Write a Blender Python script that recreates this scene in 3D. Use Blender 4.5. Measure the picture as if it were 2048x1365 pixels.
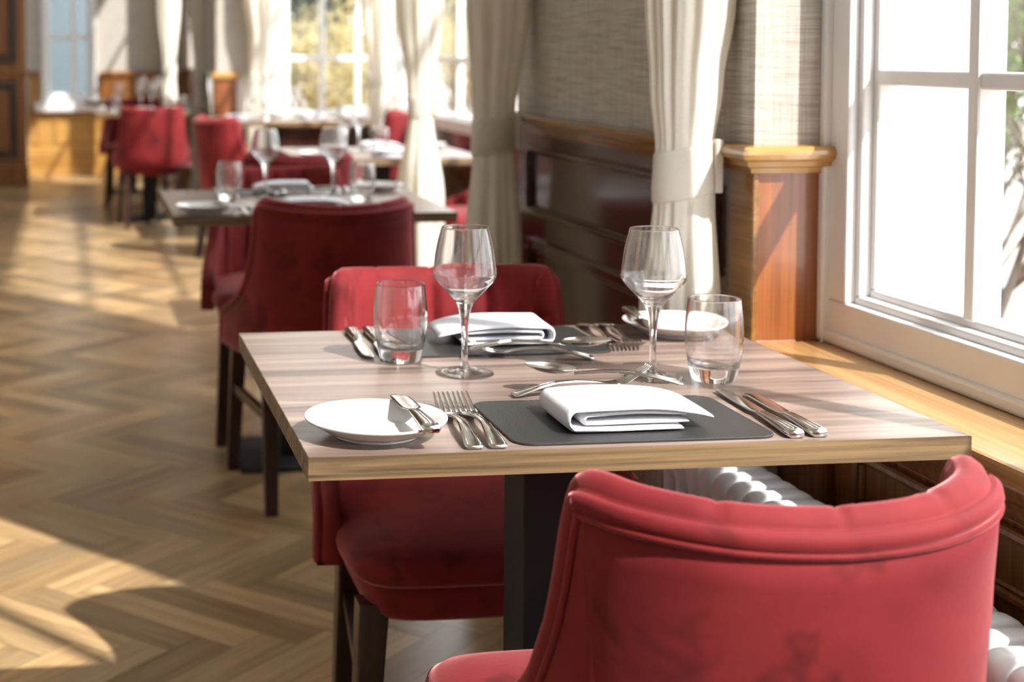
import bpy, bmesh, math, random
from mathutils import Vector, Matrix, noise
PI = math.pi
R = math.radians
sc = bpy.context.scene
for o in list(bpy.data.objects):
    bpy.data.objects.remove(o)
COL = sc.collection

# ------------------------------------------------------------------ camera
cam_d = bpy.data.cameras.new('camera')
cam = bpy.data.objects.new('camera', cam_d)
COL.objects.link(cam)
sc.camera = cam
cam_d.sensor_fit = 'HORIZONTAL'
cam_d.sensor_width = 36.0
cam_d.lens = 52.237
cam_d.shift_x = 0.26979
cam_d.shift_y = -0.20931
yaw, pitch, roll = 0.1129, 0.0537, -0.0031
_f = Vector((math.sin(yaw) * math.cos(pitch), math.cos(yaw) * math.cos(pitch), -math.sin(pitch)))
_r = Vector((math.cos(yaw), -math.sin(yaw), 0))
_u = _r.cross(_f)
_r2 = _r * math.cos(roll) + _u * math.sin(roll)
_u2 = -_r * math.sin(roll) + _u * math.cos(roll)
m = Matrix((_r2, _u2, -_f)).transposed().to_4x4()
m.translation = Vector((0, 0, 1.1872))
cam.matrix_world = m
cam_d.clip_start = 0.05
cam_d.dof.use_dof = True
cam_d.dof.focus_distance = 1.72
cam_d.dof.aperture_fstop = 4.8

# ------------------------------------------------------------------ light
w = bpy.data.worlds.new('sky')
sc.world = w
w.use_nodes = True
wb = w.node_tree.nodes['Background']
wb.inputs['Color'].default_value = (0.95, 0.97, 1.0, 1)
wb.inputs['Strength'].default_value = 3.2
sun_d = bpy.data.lights.new('sun', 'SUN')
sun_d.energy = 6.0
sun_d.color = (1.0, 0.955, 0.90)
sun_d.angle = R(0.9)
sun = bpy.data.objects.new('sun', sun_d)
COL.objects.link(sun)
SUN_EL = R(46)
_az = Vector((-0.60, 0.80, 0)).normalized() * math.cos(SUN_EL)
sdir = Vector((_az.x, _az.y, -math.sin(SUN_EL)))
sun.rotation_euler = sdir.to_track_quat('-Z', 'Y').to_euler()
sc.view_settings.view_transform = 'Standard'
sc.view_settings.look = 'None'
sc.view_settings.gamma = 1
sc.view_settings.use_curve_mapping = False
sc.view_settings.exposure = 0.6
sc.cycles.caustics_reflective = False

# ------------------------------------------------------------------ helpers
def tag(o, label=None, cat=None, group=None, kind=None):
    if label: o['label'] = label
    if cat: o['category'] = cat
    if group: o['group'] = group
    if kind: o['kind'] = kind
    return o

def empty(name, loc=(0, 0, 0), rz=0.0, label=None, cat=None, group=None, kind=None):
    o = bpy.data.objects.new(name, None)
    o.empty_display_size = 0.1
    COL.objects.link(o)
    o.location = loc
    o.rotation_euler = (0, 0, rz)
    return tag(o, label, cat, group, kind)

def obj(name, me, mat, parent=None):
    o = bpy.data.objects.new(name, me)
    COL.objects.link(o)
    if mat is not None and not me.materials:
        me.materials.append(mat)
    if parent is not None:
        o.parent = parent
    return o

def copy_tree(o, parent=None):
    c = o.copy()
    COL.objects.link(c)
    c.parent = parent
    for ch in o.children:
        copy_tree(ch, c)
    return c

def mesh(name, v, f, smooth=True, uv=None):
    me = bpy.data.meshes.new(name)
    me.from_pydata([tuple(p) for p in v], [], f)
    me.update()
    if smooth:
        me.polygons.foreach_set('use_smooth', [True] * len(me.polygons))
    return me

def bm_mesh(name, bm, smooth=False, fix=True):
    if fix:
        bmesh.ops.recalc_face_normals(bm, faces=bm.faces[:])
    me = bpy.data.meshes.new(name)
    bm.to_mesh(me)
    bm.free()
    if smooth:
        me.polygons.foreach_set('use_smooth', [True] * len(me.polygons))
    return me

def box(bm, x0, x1, y0, y1, z0, z1, r=0.0, seg=1):
    g = bmesh.ops.create_cube(bm, size=1.0)
    vs = g['verts']
    for v in vs:
        v.co = Vector(((x0 + x1) / 2 + v.co.x * (x1 - x0), (y0 + y1) / 2 + v.co.y * (y1 - y0), (z0 + z1) / 2 + v.co.z * (z1 - z0)))
    if r > 0:
        es = list({e for v in vs for e in v.link_edges})
        bmesh.ops.bevel(bm, geom=es, offset=r, segments=seg, affect='EDGES', profile=0.5)
    return bm

def boxes(lst, r=0.0, seg=1, name='m'):
    bm = bmesh.new()
    for b in lst:
        box(bm, *b, r=r, seg=seg)
    return bm_mesh(name, bm)

def lathe(profile, n=64, name='lathe', flip=False):
    """profile: list of (r, z); a radius of 0 closes to a pole."""
    v, f = [], []
    rings = []
    for (r, z) in profile:
        if r <= 1e-7:
            rings.append([len(v)])
            v.append((0, 0, z))
        else:
            rings.append(list(range(len(v), len(v) + n)))
            for i in range(n):
                a = 2 * PI * i / n
                v.append((r * math.cos(a), r * math.sin(a), z))
    for a, b in zip(rings, rings[1:]):
        for i in range(n):
            j = (i + 1) % n
            if len(a) == 1 and len(b) == 1:
                continue
            if len(a) == 1:
                q = (a[0], b[j], b[i])
            elif len(b) == 1:
                q = (a[i], a[j], b[0])
            else:
                q = (a[i], a[j], b[j], b[i])
            f.append(q[::-1] if flip else q)
    return mesh(name, v, f)

def smooth_profile(pts, per=6):
    """Catmull-Rom through (r, z) points."""
    out = []
    n = len(pts)
    for i in range(n - 1):
        p0 = pts[max(i - 1, 0)]; p1 = pts[i]; p2 = pts[i + 1]; p3 = pts[min(i + 2, n - 1)]
        for k in range(per):
            t = k / per
            q = []
            for d in range(len(p1)):
                q.append(0.5 * ((2 * p1[d]) + (-p0[d] + p2[d]) * t + (2 * p0[d] - 5 * p1[d] + 4 * p2[d] - p3[d]) * t * t
                                + (-p0[d] + 3 * p1[d] - 3 * p2[d] + p3[d]) * t ** 3))
            out.append(tuple(q))
    out.append(tuple(pts[-1]))
    return out

def loft(rings, cap=True, name='loft', closed=True, smooth=True):
    v, f = [], []
    n = len(rings[0])
    for r in rings:
        v += [tuple(p) for p in r]
    for k in range(len(rings) - 1):
        for i in range(n if closed else n - 1):
            j = (i + 1) % n
            f.append((k * n + i, k * n + j, (k + 1) * n + j, (k + 1) * n + i))
    if cap and closed:
        f.append(tuple(range(n))[::-1])
        f.append(tuple((len(rings) - 1) * n + i for i in range(n)))
    bm = bmesh.new()
    me = mesh(name, v, f, smooth)
    bm.from_mesh(me)
    bpy.data.meshes.remove(me)
    return bm_mesh(name, bm, smooth)

def tube_rings(path, radii, n=8, sx=1.0):
    rings = []
    ref = None
    for i, p in enumerate(path):
        p = Vector(p)
        d = (Vector(path[min(i + 1, len(path) - 1)]) - Vector(path[max(i - 1, 0)])).normalized()
        if ref is None:
            ref = Vector((0, 0, 1)) if abs(d.z) < 0.9 else Vector((1, 0, 0))
        a = d.cross(ref).normalized()
        b = a.cross(d).normalized()
        ref = b
        r = radii[i] if hasattr(radii, '__len__') else radii
        rings.append([p + a * (r * sx * math.cos(2 * PI * k / n)) + b * (r * math.sin(2 * PI * k / n)) for k in range(n)])
    return rings

def add_tube(V, F, path, radii, n=6):
    rings = tube_rings(path, radii, n)
    o = len(V)
    for r in rings:
        V += [tuple(p) for p in r]
    for k in range(len(rings) - 1):
        for i in range(n):
            j = (i + 1) % n
            F.append((o + k * n + i, o + k * n + j, o + (k + 1) * n + j, o + (k + 1) * n + i))
    F.append(tuple(o + i for i in range(n))[::-1])
    F.append(tuple(o + (len(rings) - 1) * n + i for i in range(n)))

# ------------------------------------------------------------------ materials
def nt(name):
    mt = bpy.data.materials.new(name)
    mt.use_nodes = True
    t = mt.node_tree
    return mt, t, t.nodes['Principled BSDF']

def N(t, kind, **kw):
    n = t.nodes.new(kind)
    for k, v in kw.items():
        if k.startswith('_'):
            setattr(n, k[1:], v)
        else:
            n.inputs[k.replace('__', ' ')].default_value = v
    return n

def ramp(t, fac, stops, interp='LINEAR'):
    r = t.nodes.new('ShaderNodeValToRGB')
    r.color_ramp.interpolation = interp
    e = r.color_ramp.elements
    while len(e) < len(stops):
        e.new(0.5)
    for q, (p, c) in zip(e, stops):
        q.position = p
        q.color = (c[0], c[1], c[2], 1) if hasattr(c, '__len__') else (c, c, c, 1)
    t.links.new(fac, r.inputs['Fac'])
    return r.outputs['Color']

def coords(t, scale=(1, 1, 1), rot=(0, 0, 0), src='Object'):
    tc = t.nodes.new('ShaderNodeTexCoord')
    mp = t.nodes.new('ShaderNodeMapping')
    mp.inputs['Scale'].default_value = scale
    mp.inputs['Rotation'].default_value = rot
    t.links.new(tc.outputs[src], mp.inputs['Vector'])
    return mp.outputs['Vector']

def noise_n(t, vec, scale=5, detail=4, rough=0.55, dist=0.0):
    n = N(t, 'ShaderNodeTexNoise', Scale=scale, Detail=detail, Roughness=rough, Distortion=dist)
    t.links.new(vec, n.inputs['Vector'])
    return n.outputs['Fac']

def mixc(t, a, b, fac, mode='MULTIPLY'):
    mx = t.nodes.new('ShaderNodeMix')
    mx.data_type = 'RGBA'
    mx.blend_type = mode
    if hasattr(fac, 'links') or hasattr(fac, 'is_linked'):
        t.links.new(fac, mx.inputs['Factor'])
    else:
        mx.inputs['Factor'].default_value = fac
    for s, q in ((a, 'A'), (b, 'B')):
        sock = [i for i in mx.inputs if i.name == q and i.type == 'RGBA'][0]
        if hasattr(s, 'is_linked'):
            t.links.new(s, sock)
        else:
            sock.default_value = (s[0], s[1], s[2], 1)
    return [o for o in mx.outputs if o.type == 'RGBA'][0]

def bump(t, b, h, strength=0.2, dist=0.01):
    bn = t.nodes.new('ShaderNodeBump')
    bn.inputs['Strength'].default_value = strength
    bn.inputs['Distance'].default_value = dist
    t.links.new(h, bn.inputs['Height'])
    t.links.new(bn.outputs['Normal'], b.inputs['Normal'])

def plain(name, col, rough=0.5, metal=0.0, coat=0.0, var=0.0, bscale=0):
    mt, t, b = nt(name)
    b.inputs['Roughness'].default_value = rough
    b.inputs['Metallic'].default_value = metal
    b.inputs['Coat Weight'].default_value = coat
    if var > 0:
        c = ramp(t, noise_n(t, coords(t), 9, 4), [(0.3, [x * (1 - var) for x in col]), (0.7, [min(1, x * (1 + var)) for x in col])])
        t.links.new(c, b.inputs['Base Color'])
    else:
        b.inputs['Base Color'].default_value = (*col, 1)
    if bscale:
        bump(t, b, noise_n(t, coords(t), bscale, 3), 0.25, 0.002)
    return mt

def wood(name, c0, c1, axis='z', scale=1.0, rough=0.35, coat=0.0, contrast=(0.3, 0.7), fine=1.0, ray=True):
    """Grain stretched along one axis."""
    mt, t, b = nt(name)
    s = {'x': (0.5, 9, 9), 'y': (9, 0.5, 9), 'z': (9, 9, 0.5)}[axis]
    v = coords(t, tuple(q * scale for q in s))
    a = ramp(t, noise_n(t, v, 1.6, 5, 0.6, 0.6), [(contrast[0], c0), (contrast[1], c1)])
    s2 = {'x': (1.2, 60, 60), 'y': (60, 1.2, 60), 'z': (60, 60, 1.2)}[axis]
    v2 = coords(t, tuple(q * scale * fine for q in s2))
    g = ramp(t, noise_n(t, v2, 2.0, 3, 0.6), [(0.35, (0.66, 0.62, 0.58)), (0.6, (1, 1, 1))])
    t.links.new(mixc(t, a, g, 0.75), b.inputs['Base Color'])
    b.inputs['Roughness'].default_value = rough
    b.inputs['Coat Weight'].default_value = coat
    b.inputs['Coat Roughness'].default_value = 0.12
    return mt

def velvet_mat():
    mt, t, b = nt('red_velvet')
    v = coords(t)
    base = ramp(t, noise_n(t, v, 5.0, 3, 0.55, 0.5), [(0.32, (0.150, 0.009, 0.012)), (0.68, (0.24, 0.020, 0.023))])
    crush = ramp(t, noise_n(t, v, 9.0, 3, 0.6, 0.35), [(0.37, (0.46, 0.38, 0.40)), (0.46, (1, 1, 1))])
    c = mixc(t, base, crush, 0.8)
    t.links.new(c, b.inputs['Base Color'])
    b.inputs['Roughness'].default_value = 0.75
    b.inputs['Specular IOR Level'].default_value = 0.25
    b.inputs['Sheen Weight'].default_value = 0.8
    b.inputs['Sheen Roughness'].default_value = 0.35
    b.inputs['Sheen Tint'].default_value = (1.0, 0.37, 0.38, 1)
    h = noise_n(t, v, 160, 2, 0.6)
    bump(t, b, h, 0.12, 0.002)
    return mt

def tabletop_mat(name, light, dark, fq=1.0, gl=0.32):
    """Plank-striped laminate, grain along local x."""
    mt, t, b = nt(name)
    v = coords(t, (0.55 * fq ** 0.5, 11 * fq, 11 * fq))
    n1 = noise_n(t, v, 1.7, 6, 0.62, 0.35)
    a = ramp(t, n1, [(0.34, dark), (0.47, [(p + q) / 2 for p, q in zip(light, dark)]), (0.60, light)])
    v2 = coords(t, (1.6, 120, 120))
    g = ramp(t, noise_n(t, v2, 1.3, 4, 0.65), [(0.36, (0.70, 0.66, 0.64)), (0.58, (1, 1, 1))])
    c = mixc(t, a, g, 0.55)
    v3 = coords(t, (0.2, 5.0, 0.2))
    wn = t.nodes.new('ShaderNodeTexVoronoi')
    wn.inputs['Scale'].default_value = 2.2
    t.links.new(v3, wn.inputs['Vector'])
    k = ramp(t, wn.outputs['Color'], [(0.15, (0.80, 0.78, 0.78)), (0.85, (1.08, 1.06, 1.04))])
    c = mixc(t, c, k, 0.8)
    t.links.new(c, b.inputs['Base Color'])
    b.inputs['Roughness'].default_value = gl
    return mt

def floor_mat():
    mt, t, b = nt('oak_herringbone')
    at = t.nodes.new('ShaderNodeUVMap')
    at.uv_map = 'grain'
    mp = t.nodes.new('ShaderNodeMapping')
    mp.inputs['Scale'].default_value = (2.0, 26.0, 1)
    t.links.new(at.outputs['UV'], mp.inputs['Vector'])
    n1 = noise_n(t, mp.outputs['Vector'], 1.3, 5, 0.62, 0.5)
    a = ramp(t, n1, [(0.25, (0.27, 0.165, 0.078)), (0.75, (0.56, 0.39, 0.205))])
    ca = t.nodes.new('ShaderNodeVertexColor')
    ca.layer_name = 'tone'
    c = mixc(t, a, ca.outputs['Color'], 1.0)
    t.links.new(c, b.inputs['Base Color'])
    b.inputs['Roughness'].default_value = 0.30
    b.inputs['Specular IOR Level'].default_value = 0.4
    bump(t, b, n1, 0.06, 0.003)
    return mt

def paper_mat():
    """Woven grass-cloth wallpaper."""
    mt, t, b = nt('woven_wallpaper')
    hv = noise_n(t, coords(t, (9, 9, 420)), 1.0, 3, 0.6)
    vv = noise_n(t, coords(t, (380, 380, 8)), 1.0, 3, 0.6)
    a = ramp(t, hv, [(0.32, (0.35, 0.315, 0.275)), (0.62, (0.60, 0.56, 0.505))])
    g = ramp(t, vv, [(0.34, (0.66, 0.63, 0.60)), (0.56, (1, 1, 1))])
    t.links.new(mixc(t, a, g, 0.7), b.inputs['Base Color'])
    b.inputs['Roughness'].default_value = 0.8
    bump(t, b, hv, 0.15, 0.002)
    return mt

def curtain_mat():
    mt, t, b = nt('cream_curtain')
    wv = noise_n(t, coords(t, (160, 160, 160)), 2, 2)
    b.inputs['Roughness'].default_value = 0.85
    c = ramp(t, wv, [(0.3, (0.82, 0.78, 0.69)), (0.7, (0.90, 0.87, 0.79))])
    t.links.new(c, b.inputs['Base Color'])
    tr = t.nodes.new('ShaderNodeBsdfTranslucent')
    tr.inputs['Color'].default_value = (0.90, 0.83, 0.70, 1)
    mx = t.nodes.new('ShaderNodeMixShader')
    mx.inputs['Fac'].default_value = 0.32
    out = t.nodes['Material Output']
    t.links.new(b.outputs['BSDF'], mx.inputs[1])
    t.links.new(tr.outputs['BSDF'], mx.inputs[2])
    t.links.new(mx.outputs['Shader'], out.inputs['Surface'])
    return mt

def glass_mat(name, clear=0.25, col=(1, 1, 1)):
    mt, t, b = nt(name)
    t.nodes.remove(b)
    g = t.nodes.new('ShaderNodeBsdfGlass')
    g.inputs['IOR'].default_value = 1.5
    g.inputs['Roughness'].default_value = 0.0
    g.inputs['Color'].default_value = (*col, 1)
    tr = t.nodes.new('ShaderNodeBsdfTransparent')
    tr.inputs['Color'].default_value = (0.985, 0.99, 0.985, 1)
    mx = t.nodes.new('ShaderNodeMixShader')
    mx.inputs['Fac'].default_value = clear
    t.links.new(g.outputs[0], mx.inputs[1])
    t.links.new(tr.outputs[0], mx.inputs[2])
    t.links.new(mx.outputs[0], t.nodes['Material Output'].inputs['Surface'])
    return mt

def pane_mat(name, tint=(0.97, 0.98, 0.98)):
    mt, t, b = nt(name)
    t.nodes.remove(b)
    tr = t.nodes.new('ShaderNodeBsdfTransparent')
    tr.inputs['Color'].default_value = (*tint, 1)
    gl = t.nodes.new('ShaderNodeBsdfGlossy')
    gl.inputs['Roughness'].default_value = 0.01
    lw = t.nodes.new('ShaderNodeLayerWeight')
    pw = N(t, 'ShaderNodeMath', _operation='POWER')
    pw.inputs[1].default_value = 5.0
    t.links.new(lw.outputs['Facing'], pw.inputs[0])
    ma = N(t, 'ShaderNodeMath', _operation='MULTIPLY_ADD')
    ma.inputs[1].default_value = 0.9
    ma.inputs[2].default_value = 0.06
    t.links.new(pw.outputs[0], ma.inputs[0])
    mx = t.nodes.new('ShaderNodeMixShader')
    t.links.new(ma.outputs[0], mx.inputs['Fac'])
    t.links.new(tr.outputs[0], mx.inputs[1])
    t.links.new(gl.outputs[0], mx.inputs[2])
    t.links.new(mx.outputs[0], t.nodes['Material Output'].inputs['Surface'])
    return mt

def leaf_mat(name, a, b_):
    mt, t, b = nt(name)
    c = ramp(t, noise_n(t, coords(t), 6, 3), [(0.3, a), (0.7, b_)])
    t.links.new(c, b.inputs['Base Color'])
    b.inputs['Roughness'].default_value = 0.55
    tr = t.nodes.new('ShaderNodeBsdfTranslucent')
    t.links.new(c, tr.inputs['Color'])
    mx = t.nodes.new('ShaderNodeMixShader')
    mx.inputs['Fac'].default_value = 0.35
    t.links.new(b.outputs[0], mx.inputs[1])
    t.links.new(tr.outputs[0], mx.inputs[2])
    t.links.new(mx.outputs[0], t.nodes['Material Output'].inputs['Surface'])
    return mt

M = {}
M['velvet'] = velvet_mat()
M['leg'] = wood('dark_wenge_leg', (0.022, 0.008, 0.006), (0.055, 0.019, 0.013), 'z', 1, 0.3, 0.2)
M['top'] = tabletop_mat('walnut_laminate', (0.385, 0.288, 0.240), (0.115, 0.079, 0.068))
M['edge'] = tabletop_mat('walnut_edge_band', (0.27, 0.18, 0.09), (0.035, 0.020, 0.012), 4.0, 0.45)
M['black'] = plain('black_powder_coat', (0.010, 0.010, 0.011), 0.65, 0, 0, 0, 260)
M['slate'] = plain('charcoal_leatherboard', (0.024, 0.0235, 0.023), 0.42, 0, 0, 0.12, 320)
M['china'] = plain('white_china', (0.76, 0.75, 0.735), 0.12, 0, 0.5)
M['linen'] = plain('white_linen', (0.74, 0.74, 0.78), 0.85, 0, 0, 0.0, 420)
M['steel'] = plain('polished_steel', (0.66, 0.64, 0.61), 0.16, 1.0)
M['glass'] = glass_mat('clear_glass', 0.08)
M['pane'] = pane_mat('window_pane')
M['bluepane'] = pane_mat('blue_grey_pane', (0.62, 0.72, 0.78))
M['white'] = plain('white_gloss_paint', (0.82, 0.82, 0.825), 0.35, 0, 0, 0.03)
M['radiator'] = plain('white_radiator_enamel', (0.86, 0.86, 0.86), 0.28)
M['dado'] = wood('varnished_dado_oak', (0.026, 0.009, 0.005), (0.072, 0.024, 0.011), 'z', 1, 0.20, 0.9)
M['dadogold'] = wood('golden_dado_moulding', (0.20, 0.09, 0.022), (0.36, 0.18, 0.05), 'y', 1, 0.25, 0.7)
M['dadogoldx'] = wood('golden_pillar_cap', (0.40, 0.20, 0.05), (0.60, 0.34, 0.10), 'x', 1, 0.25, 0.7)
M['pillar'] = wood('red_brown_pillar_wood', (0.20, 0.058, 0.018), (0.39, 0.135, 0.042), 'z', 1.4, 0.3, 0.4)
M['sill'] = wood('honey_oak_sill', (0.50, 0.27, 0.10), (0.66, 0.40, 0.17), 'y', 1, 0.22, 0.6)
M['paper'] = paper_mat()
M['curtain'] = curtain_mat()
M['floor'] = floor_mat()
M['plaster'] = plain('pale_plaster', (0.80, 0.79, 0.77), 0.9)
M['render'] = plain('white_exterior_render', (0.88, 0.87, 0.84), 0.9)
M['bark'] = plain('grey_brown_bark', (0.12, 0.085, 0.06), 0.9, 0, 0, 0.3)
M['leaf'] = leaf_mat('fresh_green_leaf', (0.07, 0.13, 0.025), (0.20, 0.28, 0.07))
M['yleaf'] = leaf_mat('yellow_blossom', (0.27, 0.22, 0.08), (0.50, 0.41, 0.20))
M['dleaf'] = leaf_mat('dark_evergreen_leaf', (0.015, 0.035, 0.015), (0.05, 0.09, 0.04))
M['gravel'] = plain('pale_gravel', (0.42, 0.39, 0.35), 0.95, 0, 0, 0.2)
M['blue'] = plain('blue_grey_render', (0.50, 0.58, 0.62), 0.9)
M['oaklow'] = wood('brown_oak_under_sill', (0.20, 0.085, 0.028), (0.44, 0.21, 0.078), 'z', 1, 0.25, 0.6)
M['oakpanel'] = wood('dark_oak_panelling', (0.16, 0.058, 0.012), (0.36, 0.145, 0.034), 'z', 1, 0.3, 0.5)

# ------------------------------------------------------------------ setting : floor
def build_floor():
    W_, L = 0.09, 0.45
    rnd = random.Random(4)
    v, f, uv, tone = [], [], [], []
    ca, sa = math.cos(-PI / 4), math.sin(-PI / 4)
    g = 0.0006
    X0, X1, Y0, Y1 = -3.6, 2.3, -2.0, 14.3
    def put(u0, u1, w0, w1, alongu):
        cu, cw = (u0 + u1) / 2, (w0 + w1) / 2
        cx, cy = cu * ca - cw * sa, cu * sa + cw * ca
        if not (X0 < cx < X1 and Y0 < cy < Y1):
            return
        k = len(v)
        for (a, b) in ((u0 + g, w0 + g), (u1 - g, w0 + g), (u1 - g, w1 - g), (u0 + g, w1 - g)):
            v.append((a * ca - b * sa, a * sa + b * ca, 0))
        f.append((k, k + 1, k + 2, k + 3))
        ox, oy = rnd.uniform(0, 50), rnd.uniform(0, 50)
        if alongu:
            uv.extend([(ox, oy), (ox + L, oy), (ox + L, oy + W_), (ox, oy + W_)])
        else:
            uv.extend([(ox, oy), (ox, oy + W_), (ox + L, oy + W_), (ox + L, oy)])
        b = rnd.uniform(0.62, 1.22)
        wm = rnd.uniform(-0.04, 0.05)
        tone.extend([(b * (1 + wm), b, b * (1 - wm), 1)] * 4)
    for i in range(-260, 260):
        for j in range(-36, 36):
            ou, ow = i * W_ + j * L, i * W_ - j * L
            if abs(ou) > 16 or abs(ow) > 16:
                continue
            put(ou, ou + L, ow, ow + W_, True)
            put(ou + L, ou + L + W_, ow + W_ - L, ow + W_, False)
    # dark sub-floor that shows as the hairline joints
    k = len(v)
    v.extend([(X0 - 0.3, Y0 - 0.3, -0.0012), (X1, Y0 - 0.3, -0.0012), (X1, Y1, -0.0012), (X0 - 0.3, Y1, -0.0012)])
    f.append((k, k + 1, k + 2, k + 3))
    uv.extend([(0, 0)] * 4)
    tone.extend([(0.3, 0.3, 0.3, 1)] * 4)
    me = mesh('floor', v, f, False)
    me.uv_layers.new(name='grain')
    me.color_attributes.new('tone', 'FLOAT_COLOR', 'CORNER')
    me.uv_layers['grain'].data.foreach_set('uv', [c for q in uv for c in q])
    me.color_attributes['tone'].data.foreach_set('color', [c for q in tone for c in q])
    tag(obj('floor', me, M['floor']), 'pale oak herringbone parquet floor', 'floor', None, 'structure')
build_floor()

def struct(name, me, mat, label, parent=None, cat='wall'):
    o = obj(name, me, mat, parent)
    if parent is None:
        tag(o, label, cat, None, 'structure')
    return o

# profile moulding swept along a straight line (outline given in (out, z))
def moulding(p0, p1, out, prof, mitre0=0.0, mitre1=0.0):
    p0, p1, out = Vector(p0), Vector(p1), Vector(out)
    d = (p1 - p0).normalized()
    r0 = [p0 + out * a + Vector((0, 0, z)) + d * (a * mitre0) for a, z in prof]
    r1 = [p1 + out * a + Vector((0, 0, z)) + d * (a * mitre1) for a, z in prof]
    return loft([r0, r1], True, 'moulding', True, False)

def join(mes, name='joined'):
    bm = bmesh.new()
    for me in mes:
        bm.from_mesh(me)
        bpy.data.meshes.remove(me)
    return bm_mesh(name, bm, False, False)

def raised_panel(y0, y1, z0, z1, x, s=-1, fw=0.022, axis='x', deep=1.0):
    """Frame moulding and raised field on the plane x (or y); s = outward sign."""
    mes = []
    bm = bmesh.new()
    def b(a0, a1, c0, c1, o0, o1):
        lo, hi = sorted((x + s * o0, x + s * o1))
        if axis == 'x':
            box(bm, lo, hi, a0, a1, c0, c1, 0.003)
        else:
            box(bm, a0, a1, lo, hi, c0, c1, 0.003)
    for (o, wd, h) in ((0, fw, 0.014 * deep), (fw * 0.9, fw * 0.55, 0.008 * deep)):
        b(y0 + o, y1 - o, z0 + o, z0 + o + wd, -0.002, h)
        b(y0 + o, y1 - o, z1 - o - wd, z1 - o, -0.002, h)
        b(y0 + o, y0 + o + wd, z0 + o + wd, z1 - o - wd, -0.002, h)
        b(y1 - o - wd, y1 - o, z0 + o + wd, z1 - o - wd, -0.002, h)
    return bm_mesh('panel', bm)

CAPP = [(0, 0.985), (0.008, 0.985), (0.010, 0.993), (0.018, 0.996), (0.020, 1.004), (0.030, 1.008), (0.034, 1.016), (0.034, 1.022), (0.028, 1.028), (0.0, 1.030)]
PX = 1.08      # pier plane
WX = 1.20      # window frame plane (bay one)
SZ = 0.715     # sill height
TOPZ = 4.8  # unseen ceiling height, raised so tall windows let the sun in

# pier 1 (between the first window and the deep bay)
struct('wall_pier', boxes([(PX, 1.45, 2.24, 3.486, 1.02, TOPZ)]), M['paper'], 'grass-cloth papered wall pier between the window and the deep bay')
bm = bmesh.new()
box(bm, PX, 1.30, 2.30, 3.486, 0.0, 0.99)
dado = struct('wall_pier_dado', bm_mesh('dado', bm), M['dado'], 'dark varnished wood dado of the wall pier below the paper')
struct('panel_moulding', join([raised_panel(2.36, 3.38, 0.14, 0.74, PX), raised_panel(2.36, 3.38, 0.80, 0.955, PX, fw=0.012)]), M['dado'], None, dado)
pil = struct('wall_pillar', boxes([(PX, WX, 2.24, 2.302, 0.0, 0.99)], 0.003), M['pillar'], 'red-brown wooden pillar front beside the first window sill')
bm = bmesh.new()
box(bm, PX - 0.003, PX + 0.008, 2.236, 2.32, 0.0, 0.986, 0.002)
struct('corner_bead', bm_mesh('bead', bm), M['dadogold'], None, pil)
struct('trim_1', moulding((PX, 2.24, 0), (PX, 3.486, 0), (-1, 0, 0), CAPP, -1.0, 0.0), M['dadogold'], 'golden dado rail running along the wall pier', cat='trim')
struct('trim_2', moulding((PX, 2.24, 0), (WX + 0.004, 2.24, 0), (0, -1, 0), CAPP, -1.0, 0.0), M['dadogoldx'], 'golden moulded cap on the pillar beside the window', cat='trim')

# ------------------------------------------------------------------ windows
def sash_window(name, label, plane, a0, a1, z0, z1, axis='x', out=1, cols=4, rows=4, fw=0.065, depth=0.075, bar=0.024, pane='pane', bars_a=None, bars_z=None, sill=None):
    """A white glazing-bar window lying in plane x=plane (axis 'x') or y=plane (axis 'y').
    a0..a1 run along the wall; 'out' points to the garden."""
    W = empty(name, (0, 0, 0), 0, label, 'window', None, 'structure')
    def bx(bm, u0, u1, zz0, zz1, d0, d1, r=0.004):
        lo, hi = sorted((plane + out * d0, plane + out * d1))
        if axis == 'x':
            box(bm, lo, hi, u0, u1, zz0, zz1, r, 2)
        else:
            box(bm, u0, u1, lo, hi, zz0, zz1, r, 2)
    bm = bmesh.new()
    for (d0, d1, k0, k1) in ((0, depth, 0, fw), (0.016, depth, fw - 0.002, fw + 0.012), (0.034, depth, fw + 0.010, fw + 0.024)):
        bx(bm, a0 + k0, a1 - k0, z0 + k0, z0 + k1, d0, d1)
        bx(bm, a0 + k0, a1 - k0, z1 - k1, z1 - k0, d0, d1)
        bx(bm, a0 + k0, a0 + k1, z0 + k1, z1 - k1, d0, d1)
        bx(bm, a1 - k1, a1 - k0, z0 + k1, z1 - k1, d0, d1)
    obj('window_frame', bm_mesh('frame', bm), M['white'], W)
    i0, i1, j0, j1 = a0 + fw + 0.02, a1 - fw - 0.02, z0 + fw + 0.02, z1 - fw - 0.02
    bm = bmesh.new()
    ba = bars_a or [i0 + (i1 - i0) * k / cols for k in range(1, cols)]
    bz = bars_z or [j0 + (j1 - j0) * k / rows for k in range(1, rows)]
    for a in ba:
        bx(bm, a - bar / 2, a + bar / 2, j0, j1, 0.030, depth - 0.012)
    for z in bz:
        bx(bm, i0, i1, z - bar / 2, z + bar / 2, 0.034, depth - 0.014)
    obj('glazing_bars', bm_mesh('bars', bm), M['white'], W)
    g = bmesh.new()
    bx(g, i0 - 0.01, i1 + 0.01, j0 - 0.01, j1 + 0.01, depth * 0.74, depth * 0.74 + 0.0005, 0)
    # a single sheet of glass
    me = bmesh.new()
    p = plane + out * depth * 0.74
    q = [(i0 - 0.01, j0 - 0.01), (i1 + 0.01, j0 - 0.01), (i1 + 0.01, j1 + 0.01), (i0 - 0.01, j1 + 0.01)]
    vs = [me.verts.new((p, a, z) if axis == 'x' else (a, p, z)) for a, z in q]
    me.faces.new(vs)
    g.free()
    obj('glass_pane', bm_mesh('pane', me), M[pane], W)
    return W

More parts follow.
